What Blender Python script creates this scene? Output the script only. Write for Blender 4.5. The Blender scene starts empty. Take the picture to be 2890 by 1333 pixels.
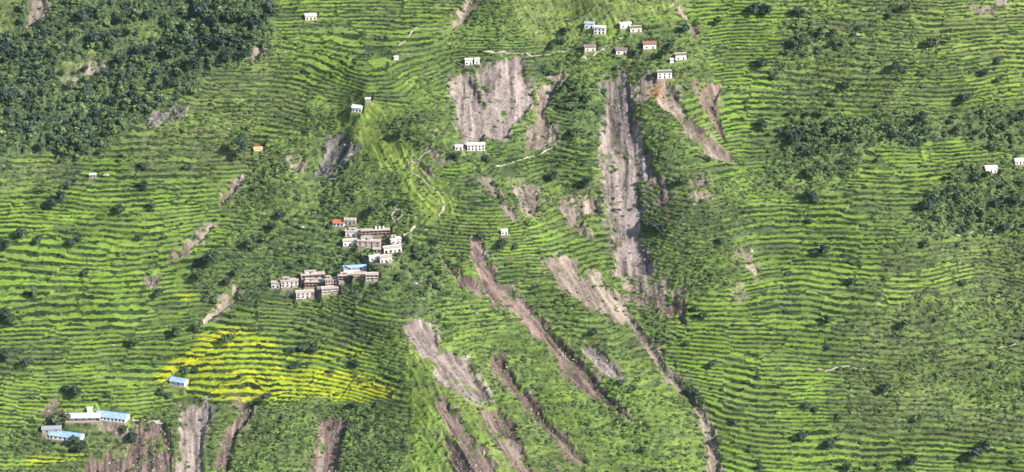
import bpy, math, random
import numpy as np
random.seed(7); RNG = np.random.default_rng(11)
R = math.radians
scene = bpy.context.scene

# ------------------------------------------------------------------ camera, sky, sun, exposure
PITCH, DIST = R(24), 1800.0
FW = 720.0                                   # metres across the frame at the target
cam_d = bpy.data.cameras.new("camera"); cam = bpy.data.objects.new("camera", cam_d)
scene.collection.objects.link(cam); scene.camera = cam
CAM = np.array([0.0, -DIST * math.cos(PITCH), DIST * math.sin(PITCH)])
cam.location = CAM; cam.rotation_euler = (R(90) - PITCH, 0, 0)
cam_d.sensor_width = 36; cam_d.lens = 36 * DIST / FW
cam_d.clip_start = 5; cam_d.clip_end = 12000
SUN = np.array([0.70, -0.38, 0.60]); SUN /= np.linalg.norm(SUN)
el = math.asin(SUN[2]); az = math.atan2(SUN[0], SUN[1])          # clockwise from +y
w = bpy.data.worlds.new("World"); scene.world = w; w.use_nodes = True
nt = w.node_tree; bg = nt.nodes['Background']
sky = nt.nodes.new('ShaderNodeTexSky'); sky.sky_type = 'NISHITA'; sky.sun_disc = False
sky.sun_elevation = el; sky.sun_rotation = az; sky.altitude = 1800; sky.dust_density = 2.0
nt.links.new(sky.outputs[0], bg.inputs[0]); bg.inputs[1].default_value = 0.11
sl = bpy.data.lights.new("sun", 'SUN'); so = bpy.data.objects.new("sun", sl); scene.collection.objects.link(so)
sl.energy = 4.3; sl.angle = R(3); sl.color = (1.0, 0.95, 0.87)
from mathutils import Vector
so.rotation_euler = Vector(SUN).to_track_quat('Z', 'Y').to_euler()
scene.render.engine = 'CYCLES'
scene.view_settings.view_transform = 'Standard'; scene.view_settings.look = 'None'
scene.view_settings.gamma = 1.0; scene.view_settings.exposure = 1.0

# ------------------------------------------------------------------ noise
def _h(i, j, s):
    n = (i.astype(np.int64) * 374761393 + j.astype(np.int64) * 668265263 + s * 1442695041) & 0xffffffff
    n = ((n ^ (n >> 13)) * 1274126177) & 0xffffffff
    n = ((n ^ (n >> 16)) * 2246822519) & 0xffffffff
    return ((n ^ (n >> 15)) & 0xffff) / 65535.0
def vn(x, y, s=0):
    i = np.floor(x); j = np.floor(y); fx = x - i; fy = y - j
    fx = fx*fx*fx*(fx*(fx*6-15)+10); fy = fy*fy*fy*(fy*(fy*6-15)+10)
    a = _h(i, j, s); b = _h(i+1, j, s); c = _h(i, j+1, s); d = _h(i+1, j+1, s)
    return ((a + (b-a)*fx) * (1-fy) + (c + (d-c)*fx) * fy) * 2 - 1
def fbm(x, y, o=4, s=0, g=0.5):
    r = 0; a = 1; t = 0
    for k in range(o):
        r = r + a * vn(x * 2**k + 17.3*k, y * 2**k - 9.1*k, s + k*31); t += a; a *= g
    return r / t
def ss(a, b, x):
    t = np.clip((x - a) / (b - a), 0, 1); return t*t*(3-2*t)
def lerp(a, b, t): return a + (b - a) * t

# ------------------------------------------------------------------ survey: photo position <-> hillside
TAN = math.tan(R(33)); K = FW / 2890.0
cp, sp = math.cos(PITCH), math.sin(PITCH)
def project(x, y, z):
    dx, dy, dz = x - CAM[0], y - CAM[1], z - CAM[2]
    depth = dy * cp - dz * sp; up = dy * sp + dz * cp
    return 1445 + dx / depth * DIST / K, 666.5 - up / depth * DIST / K

# relief lines: (points in survey px, amplitude m towards viewer, half width px, sharp)
D = 1.122
RIDGES = [
 ([(905,290),(965,305),(1060,400),(1120,480),(1180,550),(1240,610)], 48, 140, 1),
 ([(960,790),(1010,880),(1080,1050),(1180,1200),(1250,1350)], 40, 130, 1),
 ([(1500,-60),(1560,60),(1660,150),(1680,260),(1700,400),(1740,560),(1800,720)], 20, 110, 0),
 ([(1380,130),(1370,300),(1390,420)], -8, 60, 0),
 ([(1470,150),(1450,260),(1470,380)], 6, 55, 0),
 ([(1560,200),(1570,420),(1590,700),(1650,880),(1740,1000),(1790,1120),(1810,1250)], -13, 90, 1),
 ([(1230,560),(1290,740),(1420,900),(1560,1060),(1640,1200)], -7, 70, 0),
 ([(1400,700),(1520,880),(1620,1050),(1680,1250)], 7, 70, 0),
 ([(620,420),(560,540),(480,640),(420,780),(330,900)], -8, 80, 0),
 ([(720,560),(600,720),(500,830)], -6, 50, 0),
 ([(480,1000),(490,1100),(480,1250)], -6, 50, 0), ([(840,1040),(810,1150),(790,1250)], -6, 45, 0),
 ([(620,980),(600,1100),(550,1250)], -4, 40, 0), ([(400,1000),(330,1120),(250,1200)], -5, 60, 0),
 ([(420,-50),(400,120),(250,260),(120,420)], -9, 90, 0), ([(700,-50),(640,120),(520,230)], 5, 90, 0),
 ([(2300,-50),(2350,300),(2250,620),(2300,900)], 10, 170, 0), ([(2560,200),(2500,560),(2440,900)], -9, 120, 0),
 ([(2900,500),(2720,700),(2640,1000),(2600,1300)], 12, 170, 0),
 ([(1180,-20),(1130,100),(1150,200)], -5, 50, 0), ([(850,320),(840,400),(790,480)], -17, 60, 0), ([(930,330),(900,380),(880,420)], 7, 28, 0),
]
def seg_d(px, py, pts):
    best = np.full(px.shape, 1e9)
    for (ax, ay), (bx, by) in zip(pts[:-1], pts[1:]):
        vx, vy = bx-ax, by-ay
        t = np.clip(((px-ax)*vx + (py-ay)*vy) / (vx*vx+vy*vy), 0, 1)
        best = np.minimum(best, np.hypot(px-ax-t*vx, py-ay-t*vy))
    return best
def smooth_h(x, y):
    px, py = project(x, y, y * TAN)
    px = px / D; py = py / D
    wx = px + 14*vn(x/45, y/45, 3); wy = py + 10*vn(x/45, y/45, 4)
    r = np.zeros_like(x)
    for pts, a, wd, sh in RIDGES:
        d = seg_d(wx, wy, pts) / wd
        r += a * (np.exp(-1.3*d) if sh else np.exp(-d*d)) if not sh else a * np.exp(1.2 - np.sqrt(1.44 + 4*d*d))
    r += 5*fbm(x/130, y/110, 3, 8) + 1.3*fbm(x/38, y/34, 3, 9)
    return TAN * (y + r)

# ------------------------------------------------------------------ terrain grid
def axis(a, b, st, lo, hi):
    inner = np.arange(a, b + st/2, st); l = []; s = st; v = a
    while v > lo: s = min(s*1.25, 60); v -= s; l.append(v)
    r_ = []; s = st; v = inner[-1]
    while v < hi: s = min(s*1.25, 60); v += s; r_.append(v)
    return np.array(l[::-1] + list(inner) + r_)
XS = axis(-430, 430, 0.62, -2200, 2200); YS = axis(-225, 240, 0.32, -1200, 1300)
X, Y = np.meshgrid(XS, YS)
H = smooth_h(X, Y)
PX, PY = project(X, Y, H)

def sample(G, x, y):
    i = np.clip(np.searchsorted(XS, x) - 1, 0, len(XS)-2); j = np.clip(np.searchsorted(YS, y) - 1, 0, len(YS)-2)
    fx = np.clip((x - XS[i]) / (XS[i+1]-XS[i]), 0, 1); fy = np.clip((y - YS[j]) / (YS[j+1]-YS[j]), 0, 1)
    return (G[j, i]*(1-fx) + G[j, i+1]*fx)*(1-fy) + (G[j+1, i]*(1-fx) + G[j+1, i+1]*fx)*fy
def cast(G, px, py):
    """where the sight line through a survey point meets the hillside"""
    a = (px - 1445) * K / DIST; b = (666.5 - py) * K / DIST
    d = np.array([a, cp + b*sp, -sp + b*cp])
    t = np.arange(1350, 2400, 0.5)
    P = CAM[:, None] + d[:, None] * t
    g = sample(G, P[0], P[1]); k = int(np.argmax(P[2] < g))
    return float(P[0][k]), float(P[1][k]), float(g[k])

# ------------------------------------------------------------------ survey rasters
CELL = 2.0; OX, OY, RW, RH = -500, -400, 1950, 1080
def signed(poly, margin=60):
    p = np.array(poly, float)
    x0 = max(int((p[:,0].min()-margin-OX)/CELL), 0); x1 = min(int((p[:,0].max()+margin-OX)/CELL)+1, RW)
    y0 = max(int((p[:,1].min()-margin-OY)/CELL), 0); y1 = min(int((p[:,1].max()+margin-OY)/CELL)+1, RH)
    gx, gy = np.meshgrid(np.arange(x0, x1)*CELL+OX, np.arange(y0, y1)*CELL+OY)
    ins = np.zeros(gx.shape, bool); n = len(p)
    for k in range(n):
        ax, ay = p[k]; bx, by = p[(k+1) % n]
        c = (ay > gy) != (by > gy)
        ins ^= c & (gx < (bx-ax)*(gy-ay)/((by-ay) if by != ay else 1e-9)+ax)
    d = seg_d(gx, gy, [tuple(q) for q in p] + [tuple(p[0])])
    return (slice(y0, y1), slice(x0, x1)), np.where(ins, d, -d)
def rs(G, px, py, near=False):
    fx = np.clip((px-OX)/CELL, 0, RW-2); fy = np.clip((py-OY)/CELL, 0, RH-2)
    i = fx.astype(int); j = fy.astype(int)
    if near: return G[j, i]
    fx -= i; fy -= j
    return (G[j,i]*(1-fx)+G[j,i+1]*fx)*(1-fy)+(G[j+1,i]*(1-fx)+G[j+1,i+1]*fx)*fy
# zones: terrace strength, lushness (by the spur also lit and shaded tone), yellow/olive hue, shrub density, forest density
def full(v): return np.full((RH, RW), v, np.float32)
ZT, ZB, ZY, ZS, ZF = full(.75), full(.5), full(.35), full(.28), full(0)
def zone(T, B, Y_, S, pts, F=0, soft=24):
    sl_, d = signed(pts); m = ss(-soft, soft, d)
    for G, v in ((ZT,T),(ZB,B),(ZY,Y_),(ZS,S),(ZF,F)): G[sl_] = lerp(G[sl_], v, m)
zone(1,.74,.15,.07, [(-400,540),(120,490),(420,440),(640,450),(700,500),(640,600),(540,720),(580,800),(560,900),(400,980),(-400,980)])
zone(.9,.62,.3,.10, [(770,10),(1180,-60),(1270,60),(1230,150),(1130,330),(900,300),(760,350),(640,480),(700,300),(850,200)])
zone(.8,.66,.25,.08, [(760,-80),(1150,-80),(1150,20),(760,40)])
zone(.7,.42,.75,.26, [(420,330),(600,200),(760,150),(860,290),(740,400),(650,470),(350,480)])
zone(.5,.35,.8,.3, [(-200,430),(200,470),(250,540),(100,560),(-200,540)])
zone(.1,.26,.0,.95, [(-400,-300),(770,-300),(775,60),(765,140),(700,178),(600,185),(540,240),(470,290),(400,350),(330,410),(260,450),(150,470),(60,440),(-400,450)], F=1)
zone(.1,.4,.8,.3, [(-50,0),(85,-40),(80,60),(60,110),(-50,100)], F=.1, soft=10)
zone(.1,.5,.9,.3, [(350,90),(430,80),(440,120),(370,135)], F=.05, soft=8)
zone(.1,.4,.9,.2, [(190,165),(300,150),(310,185),(200,200)], F=0, soft=8)
zone(.6,.8,.6,.1, [(400,228),(470,222),(470,245),(390,262)], F=0, soft=6)
zone(.7,.8,.6,.1, [(30,445),(130,430),(140,465),(30,470)], F=0, soft=6)
zone(0,.88,.80,.03, [(985,290),(1110,285),(1200,350),(1250,500),(1290,620),(1200,620),(1110,500),(1010,420),(960,340)])  # yellow-green spur grass, brightened further in colour as its sunlit side
zone(.3,.40,.45,.5, [(760,400),(950,340),(1010,420),(1110,500),(1190,620),(1100,640),(900,600),(750,620),(620,600),(680,470)])
zone(.35,.32,.3,.45, [(1080,330),(1260,280),(1290,420),(1260,520),(1200,460)])
zone(.55,.40,.15,.55, [(560,720),(680,640),(900,600),(1150,650),(1260,720),(1330,850),(1180,900),(700,900),(600,860)], F=.22)  # lush scrub; its dark tone also paints the shade left of the spur
zone(.85,.48,.4,.12, [(650,860),(900,830),(1150,880),(1130,920),(820,930),(640,910)])
zone(1,.85,.3,.08, [(-400,1080),(60,1050),(300,960),(440,950),(640,910),(830,950),(1040,970),(1130,1090),(1100,1140),(720,1150),(500,1140),(260,1190),(0,1230),(-400,1240)])
zone(.5,.42,.4,.5, [(-300,1260),(100,1200),(480,1155),(720,1150),(1150,1160),(1220,1420),(-300,1420)])
zone(.9,.9,.5,.05, [(0,1300),(200,1270),(230,1290),(-40,1345)], soft=6)
zone(0,.78,.5,.12, [(1120,960),(1230,960),(1340,1100),(1480,1420),(1200,1420),(1150,1150)])
zone(.7,.85,.35,.05, [(1300,590),(1500,600),(1750,650),(1750,730),(1500,740),(1400,720),(1290,650)])
zone(.35,.62,.4,.30, [(1230,720),(1400,740),(1560,900),(1900,1050),(2000,1420),(1480,1420),(1300,1000)])
zone(.6,.72,.3,.12, [(1230,860),(1480,840),(1440,930),(1300,960)])
zone(1,.82,.25,.05, [(1900,60),(2000,-80),(2200,40),(2150,250),(2100,450),(2300,900),(2380,1420),(2030,1420),(1990,1180),(1900,1000),(1860,860),(1900,700),(2000,560),(1960,430),(1900,200)])
zone(.55,.45,.4,.3, [(1830,430),(2000,440),(2120,540),(2080,780),(1900,830),(1850,700)])
zone(.68,.60,.6,.40, [(2160,-150),(3100,-150),(3100,500),(2200,480)])
zone(1,.80,.85,.05, [(2600,30),(3100,-30),(3100,200),(2860,230),(2640,130)])
zone(.9,.75,.45,.1, [(2640,200),(3000,240),(2990,330),(2640,300)])
zone(.2,.35,.45,.7, [(2180,330),(2500,310),(2640,330),(2900,330),(2900,420),(2580,420),(2400,520),(2200,520)], F=.36)
zone(.3,.36,.3,.7, [(2230,80),(2420,90),(2400,170),(2200,160)], F=.3)
zone(1,.78,.4,.06, [(2420,440),(2700,400),(2760,470),(2600,520),(2480,580),(2400,540)])
zone(.9,.7,.3,.1, [(2090,560),(2380,560),(2480,720),(2400,900),(2150,900)])
zone(.2,.34,.35,.75, [(2600,540),(2720,470),(3100,500),(3100,640),(2700,680),(2570,720)], F=.36)
zone(.5,.42,.85,.32, [(2480,700),(2700,690),(3100,640),(3100,1420),(2440,1420),(2370,1100),(2400,860)])
zone(.45,.45,.7,.3, [(2700,1080),(3000,1060),(3000,1240),(2550,1240)])
zone(1,.9,.7,.03, [(2480,760),(2740,755),(2750,805),(2440,845)], soft=6)
zone(1,.75,.35,.08, [(2380,1250),(3000,1215),(3000,1420),(2330,1420)])
zone(.35,.55,.5,.45, [(1520,100),(1980,80),(1990,260),(1850,330),(1600,260)])
zone(.15,.58,.85,.1, [(1450,-80),(1950,-80),(1890,70),(1700,60),(1540,130),(1450,100)])
zone(.4,.32,.15,.6, [(1500,170),(1700,220),(1700,340),(1620,400),(1580,340),(1540,250)], F=.35)
zone(.85,.42,.25,.35, [(1240,440),(1540,400),(1690,420),(1690,560),(1500,560),(1300,590)])
zone(.3,.5,.3,.4, [(1780,290),(1880,330),(2000,450),(1900,480),(1800,400)])
YEL = full(0)
for pts in ([(520,1000),(560,950),(640,915),(760,950),(800,1050),(1000,1030),(1060,1080),(1000,1135),(560,1125),(470,1060)],
            [(780,985),(1030,975),(1030,1000),(800,1010)], [(960,1085),(1110,1080),(1120,1110),(1000,1135)], [(430,1070),(500,1000),(520,1030),(470,1080)],
            [(500,828),(560,828),(560,850),(510,850)], [(90,1290),(240,1280),(200,1305),(80,1310)]):
    s_, d = signed(pts); YEL[s_] = np.maximum(YEL[s_], ss(-12, 12, d))
# slides: (points in overview px, colour kind, lean, strength, label)
SL = [
 ('grey',(0,1),1,[(1128,205),(1160,190),(1185,197),(1208,240),(1222,262),(1215,235),(1198,180),(1215,160),(1245,168),(1262,148),(1310,140),(1330,200),(1340,250),(1320,290),(1285,310),(1278,345),(1228,350),(1222,330),(1205,357),(1165,375),(1155,330),(1150,260),(1132,235)]),
 ('tan',(-.15,1),1,[(1355,212),(1380,200),(1420,180),(1400,225),(1378,260),(1366,290),(1392,320),(1405,352),(1360,375),(1325,370),(1328,330),(1352,292),(1350,250)]),
 ('grey',(.05,1),1,[(1525,215),(1560,180),(1575,190),(1590,235),(1605,242),(1595,280),(1612,340),(1638,385),(1652,430),(1655,460),(1600,455),(1622,540),(1600,562),(1608,590),(1625,635),(1640,660),(1640,690),(1595,690),(1540,690),(1550,620),(1530,560),(1515,480),(1508,380),(1524,300),(1528,260)]),
 ('pink',(.2,1),.6,[(1615,440),(1655,425),(1690,480),(1682,530),(1650,520),(1640,480)]),
 ('tan',(.3,1),.65,[(1570,195),(1640,190),(1680,195),(1690,240),(1640,250),(1600,270),(1585,240)]),
 ('tan',(.6,.8),1,[(1640,200),(1685,198),(1712,255),(1732,292),(1795,350),(1855,402),(1790,398),(1740,340),(1700,290),(1660,262)]),
 ('pink',(.4,1),.9,[(1750,215),(1815,212),(1800,262),(1822,330),(1818,350),(1790,290),(1765,245)]),
 ('tan',(.3,1),1,[(1290,455),(1325,455),(1350,478),(1357,530),(1330,540),(1305,500)]),
 ('pale',(.2,1),.85,[(1385,505),(1440,495),(1470,475),(1500,500),(1515,538),(1478,540),(1462,560),(1487,592),(1460,588),(1430,550),(1405,525)]),
 ('tan',(.55,.83),1,[(1372,655),(1420,648),(1452,668),(1500,690),(1532,720),(1562,745),(1592,800),(1570,815),(1530,790),(1480,772),(1432,735),(1400,700)]),
 ('pale',(.6,.8),1,[(1570,770),(1588,788),(1612,825),(1648,872),(1685,930),(1716,958),(1746,985),(1775,1040),(1796,1090),(1810,1150),(1810,1240),(1782,1240),(1780,1120),(1762,1060),(1732,1004),(1698,972),(1660,930),(1612,858),(1580,815)]),
 ('pink',(.65,.76),1,[(1105,640),(1135,660),(1170,688),(1212,718),(1182,645),(1188,598),(1215,600),(1225,640),(1250,700),(1300,738),(1345,770),(1402,850),(1455,900),(1500,950),(1552,1010),(1585,1055),(1532,1020),(1450,972),(1400,893),(1340,835),(1290,785),(1220,748),(1150,712)]),
 ('pink',(.4,.9),.8,[(1590,742),(1680,728),(1722,770),(1728,815),(1695,798),(1650,772),(1600,762)]),
 ('pale',(.1,1),.55,[(1555,690),(1665,690),(1720,735),(1690,760),(1580,750)]),
 ('grey',(.55,.83),1,[(1018,822),(1060,810),(1092,830),(1102,868),(1180,908),(1202,950),(1235,1002),(1200,1012),(1130,972),(1092,942),(1102,912),(1060,892)]),
 ('brown',(.6,.8),1,[(1225,912),(1252,893),(1300,950),(1342,1010),(1402,1080),(1452,1140),(1480,1170),(1440,1152),(1380,1092),(1300,1002),(1250,944)]),
 ('brown',(.55,.83),1,[(1092,998),(1122,1000),(1152,1040),(1182,1088),(1232,1148),(1280,1230),(1220,1230),(1170,1140),(1125,1070)]),
 ('brown',(.55,.83),1,[(1110,1090),(1142,1110),(1182,1160),(1210,1215),(1165,1200),(1130,1150)]),
 ('brown',(.45,.9),.9,[(1212,1040),(1252,1025),(1292,1060),(1312,1110),(1350,1230),(1310,1200),(1270,1140),(1230,1090)]),
 ('grey',(.6,.8),.95,[(1458,868),(1480,862),(1502,872),(1532,900),(1572,942),(1540,947),(1500,920)]),
 ('brown',(0,1),.9,[(355,1065),(410,1058),(432,1110),(432,1230),(190,1230),(215,1160),(300,1140),(335,1110)]),
 ('grey',(0,1),1,[(450,1022),(485,1020),(520,1000),(532,1040),(512,1080),(508,1230),(445,1230),(453,1100)]),
 ('brown',(-.2,1),.9,[(600,998),(635,998),(637,1040),(592,1100),(562,1230),(525,1230),(558,1110),(600,1060)]),
 ('brown',(-.15,1),1,[(812,1065),(882,1058),(862,1110),(842,1240),(755,1240),(808,1110)]),
 ('pale',(-.2,1),.9,[(72,-40),(104,-40),(118,35),(92,75),(55,95),(75,40)]),
 ('pale',(-.4,1),.8,[(178,188),(228,163),(262,170),(222,205),(178,225),(165,240),(168,205)]),
 ('tan',(.4,1),.8,[(1700,12),(1748,48),(1758,84),(1738,88),(1733,52)]),
 ('tan',(-.3,1),.8,[(1178,-20),(1205,5),(1170,60),(1118,85),(1150,40)]),
 ('pale',(-.5,1),.8,[(590,443),(613,450),(585,492),(558,515),(558,480)]),
 ('pale',(-.6,.8),.9,[(480,598),(538,565),(505,612),(435,648),(436,632)]),
 ('tan',(-.6,.8),.85,[(562,738),(605,708),(592,752),(522,812),(494,830),(540,780)]),
 ('pale',(-.3,1),.8,[(370,694),(402,692),(378,718),(365,715)]),
 ('pale',(.2,1),.7,[(2442,20),(2490,3),(2550,-10),(2522,15),(2480,32)]),
 ('pale',(.2,1),.7,[(1858,640),(1890,636),(1907,702),(1880,672)]), ('pale',(.2,1),.7,[(1842,720),(1872,716),(1862,752),(1843,752)]),
 ('tan',(.4,1),.5,[(1738,448),(1772,448),(1802,490),(1750,515)]), ('tan',(-.4,1),.8,[(630,140),(655,100),(665,130),(640,155)]),
 ('brown',(.5,.8),.6,[(1390,1165),(1460,1240),(1400,1240)]), ('tan',(-.5,.8),.7,[(100,1030),(150,1000),(160,1015),(120,1045)]),
 ('tan',(.5,1),.75,[(1212,450),(1240,450),(1262,490),(1305,545),(1290,548),(1240,500)]),
 ('tan',(.2,1),.6,[(1085,375),(1130,385),(1125,412),(1095,405)]), ('tan',(.6,.8),.8,[(1040,405),(1062,412),(1090,438),(1070,436)]),
 ('tan',(0,1),.6,[(240,1060),(330,1070),(330,1100),(260,1090)]),
 ('pale',(-.7,.6),.8,[(730,400),(768,388),(755,430),(735,435)]),
 ('rock',(-.7,1),.74,[(826,352),(866,340),(905,368),(886,392),(838,440),(792,446),(818,385)]),
 ('rock',(-.7,1),.9,[(368,297),(420,274),(466,270),(462,292),(410,312),(376,314)]),
]
SD = full(-60); SI = np.full((RH, RW), -1, np.int16)
for k, (kind, dr, st, pts) in enumerate(SL):
    s_, d = signed([(a*D, b*D) for a, b in pts]); m = d > SD[s_]
    t_ = SD[s_]; t_[m] = d[m]; u_ = SI[s_]; u_[m] = k
# ------------------------------------------------------------------ houses: data first, their terraces are cut into the hill
HOUSES = []
def house(px, py, wpx, h, d, rot, roof, wall, name, cat, label, **kw):
    x, y, z = cast(H, px, py); HOUSES.append(dict(x=x, y=y, z=z, w=wpx*K, h=h, d=d, rot=rot, roof=roof, wall=wall, name=name, cat=cat, label=label, **kw))
W_, ST, MU, PK, OC = 'white', 'stone', 'mud', 'pink', 'ochre'
# upper hamlet
house(1663,82,28,4.1,3.2,-10,('gable','blue'),W_,'house','house','white house with slate blue roof, top left of the hilltop hamlet',win=1,group='h')
house(1692,98,34,5.3,3.2,-12,('flat','paleroof'),W_,'house','house','tall white flat-roofed house touching the blue-roofed one in the hilltop hamlet',win=2,group='h')
house(1766,82,32,3.5,3.2,12,('gable','paleroof'),W_,'house','house','white house with pale roof, highest of the middle pair in the hilltop hamlet',win=1,group='h')
house(1795,93,34,3.5,3.2,8,('flat','brownroof'),'cream','house','house','cream low house just right of the middle pair\'s pale-roofed one',win=1,group='h')
house(1834,139,38,3.8,3.2,6,('shed','redroof'),W_,'house','house','white house under a reddish brown roof, right of the hamlet middle',win=1,group='h')
house(1754,154,32,3.4,3.2,0,('shed','brownroof'),W_,'house','house','small white house with dark brown roof at the centre of the hamlet',win=1,group='h')
house(1666,147,33,3.4,3.2,10,('shed','brownroof'),'cream','house','house','weathered off-white house at the hamlet\'s lower left',win=1,group='h')
house(1922,171,32,3.9,3.2,8,('flat','brownroof'),W_,'house','house','white box house at the hamlet\'s right end beside a tiny hut',win=1,group='h')
house(1896,179,10,2.5,3.2,0,('flat','paleroof'),W_,'hut','hut','tiny white hut left of the hamlet\'s rightmost house',win=0,group='h')
house(1876,223,42,4.9,3.2,4,('flat','brownroof'),W_,'house','house','wide white house standing alone above the orange earth scar',win=2,group='h')
# around the left twin slide
house(1323,184,22,4.1,3.2,0,('flat','paleroof'),W_,'house','house','white house, left of the two at the top of the left landslide',win=1)
house(1346,183,15,3.7,3.2,0,('flat','paleroof'),W_,'house','house','smaller white house, right of the two at the top of the left landslide',win=1)
house(1295,426,22,2.9,3.2,0,('flat','paleroof'),W_,'house','house','small white house at the foot of the left landslide, left of a longer one',win=1)
house(1344,427,50,4.7,3.2,2,('flat','paleroof'),W_,'house','house','long white two-room house at the foot of the left landslide',win=4,door=1)
# scattered
house(878,58,34,3.2,5,8,('flat','paleroof'),'cream','house','house','cream flat-roofed house among upper terraces near the top edge',win=2)
house(1007,318,30,3.4,5,-16,('gable','paleroof'),W_,'house','house','white house on the grassy spur crest',win=2)
house(1038,290,15,1.8,3,0,('flat','paleroof'),ST,'hut','hut','small grey hut just above right of the white crest house',win=0)
house(729,428,24,1.5,4,6,('gable','orange'),'cream','tent','tent','orange and cream tarpaulin shelter beside a tall lone tree',win=0)
house(1424,665,18,3.0,3,10,('flat','paleroof'),W_,'hut','hut','narrow white hut at the edge of bright terraces, centre of slope',win=1)
house(2798,489,34,3.6,5,8,('gable','paleroof'),W_,'house','house','white house with long pale roof on the right-hand slope',win=2)
house(2880,466,30,2.8,5,8,('gable','paleroof'),W_,'house','house','pale-roofed house cut by the right edge of the picture',win=2)
house(1118,170,12,2.0,2.6,0,('flat','paleroof'),W_,'hut','hut','tiny white field hut on the terraces above the spur',win=0)
house(262,503,18,2.0,3,4,('flat','paleroof'),ST,'hut','hut','small stone hut below the forest edge at far left',win=1)
# village, upper group
house(955,640,32,2.6,3.4,-12,('shed','redorange'),W_,'house','house','house with orange-red roof, topmost of the village',win=2)
house(988,634,33,3.2,3.4,-4,('flat','mudroof'),ST,'house','house','stone house with posts on its roof terrace, joined to the orange-roofed house',win=2,poles=4)
house(997,670,44,4.0,3.4,-2,('flat','mudroof'),'plaster','house','house','pale plastered house at the left end of the village\'s upper row',win=2)
house(1060,668,80,4.2,3.4,6,('flat','mudroof'),MU,'house','house','long brown mud house with three white chimneys in the upper village',win=4,ver=1,stacks=3)
house(988,695,38,3.5,3.4,7,('flat','mudroof'),W_,'house','house','whitewashed low house below the plastered one, left side of the village',win=2)
house(1041,700,66,4.7,3.4,-5,('flat','mudroof'),PK,'house','house','pinkish mud house in the second tier of the upper village',win=3,door=1)
house(1118,690,30,3.4,3.4,15,('flat','paleroof'),'plaster','house','house','whitish rubble house at the right edge of the upper village',win=1)
house(1109,713,50,3.5,3.4,15,('flat','mudroof'),W_,'house','house','white house with three dark openings, right of the upper village',win=3,big=1)
house(1064,715,22,2.6,3.4,-2,('flat','mudroof'),ST,'hut','hut','dark stone shed between the upper village tiers',win=1,big=1)
house(1058,737,30,3.0,3.4,11,('flat','paleroof'),W_,'house','house','small white house at the bottom of the upper village',win=1,door=1)
house(1090,742,34,4.1,3.4,15,('flat','mudroof'),'plaster','house','house','rubble-walled house, lowest right of the upper village',win=2)
# village, lower row
house(1003,767,64,3.2,3.4,9,('gable','blue'),W_,'house','house','house with bright blue metal roof above the lower village row',win=1,ver=1,porch=1)
house(778,815,24,4.0,3.4,-3,('flat','mudroof'),'plaster','house','house','pale stone house, leftmost of the lower village row',win=1)
house(818,813,48,4.8,3.4,6,('flat','mudroof'),'plaster','house','house','second house from the left in the lower row, pale with flat mud roof',win=3)
house(884,791,66,3.7,3.4,9,('flat','mudroof'),PK,'house','house','upper storey house set back above the lower row\'s brown balcony house',win=3,ver=1)
house(888,812,54,4.1,3.4,1,('flat','mudroof'),MU,'house','house','brown house with long dark balcony in the lower row',win=2,ver=1)
house(937,808,36,5.0,3.4,5,('flat','mudroof'),PK,'house','house','pink and white tall house in the middle of the lower row',win=4)
house(976,796,42,4.4,3.4,3,('flat','mudroof'),MU,'house','house','brown house with open verandas right of the tall pink one',win=2,ver=1)
house(1015,789,34,3.6,3.4,0,('flat','mudroof'),OC,'house','house','ochre orange house under the blue-roofed one',win=3,door=1)
house(1050,793,34,4.3,3.4,3,('flat','mudroof'),'plaster','house','house','pale house at the right end of the lower row',win=2,ver=1)
house(862,843,50,4.5,3.4,11,('flat','mudroof'),'plaster','house','house','pale two-storey house below the lower row, lower left of the village',win=3)
house(932,831,46,4.1,3.4,11,('flat','mudroof'),'plaster','house','house','white-gabled house below the tall pink one, lowest right',win=1,ver=1)
# blue roofed long houses at bottom left
house(234,1193,92,3.2,7,2,('gable','teal'),PK,'school_building','building','long pink building under a pale teal roof, half hidden by a bush',win=4,ver=1)
house(312,1191,86,2.8,8,-14,('gable','blue'),W_,'school_building','building','long white building under a bright blue roof with a cream gable on its right',win=6,door=2)
house(183,1245,90,2.8,7,-14,('gable','blue'),W_,'school_building','building','long white building with blue roof, lowest of the bottom left group',win=5,door=2)
house(146,1223,50,3.0,5,6,('gable','greyroof'),ST,'house','house','grey stone house with grey gabled roof behind the lowest blue-roofed building',win=1)
house(254,1159,15,1.4,2.2,10,('flat','paleroof'),'plaster','water_tank','tank','small pale concrete tank above the teal-roofed building',win=0)
house(500,1089,44,3.0,6,-20,('gable','blue'),W_,'house','house','lone hut with light blue roof and cream side below the yellow fields',win=2,door=1,ver=1)

# ------------------------------------------------------------------ terrain shape
n1 = vn(X/9, Y/9, 20); n2 = vn(X/9, Y/9, 21)
wpx = PX + 75*fbm(X/42, Y/42, 4, 22) + 6*n1; wpy = PY + 46*fbm(X/42, Y/42, 4, 23) + 5*n2
T_, B_, Yh, S_, F_ = (rs(G, wpx, wpy) for G in (ZT, ZB, ZY, ZS, ZF)); YL = rs(YEL, PX + 8*n1, PY + 6*n2)
patch = fbm(X/34, Y/26, 3, 30)
scr = ss(.16, .42, patch + .55*(S_-.3)) * (.25 + .75*ss(.04, .24, S_))                       # patches of scrub eating into the terraces
T_ = np.clip(T_*1.15, 0, 1) * (1 - .7*scr) * (.80 + .20*ss(-.5, -.1, fbm(X/13, Y/5, 3, 31)))
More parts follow.
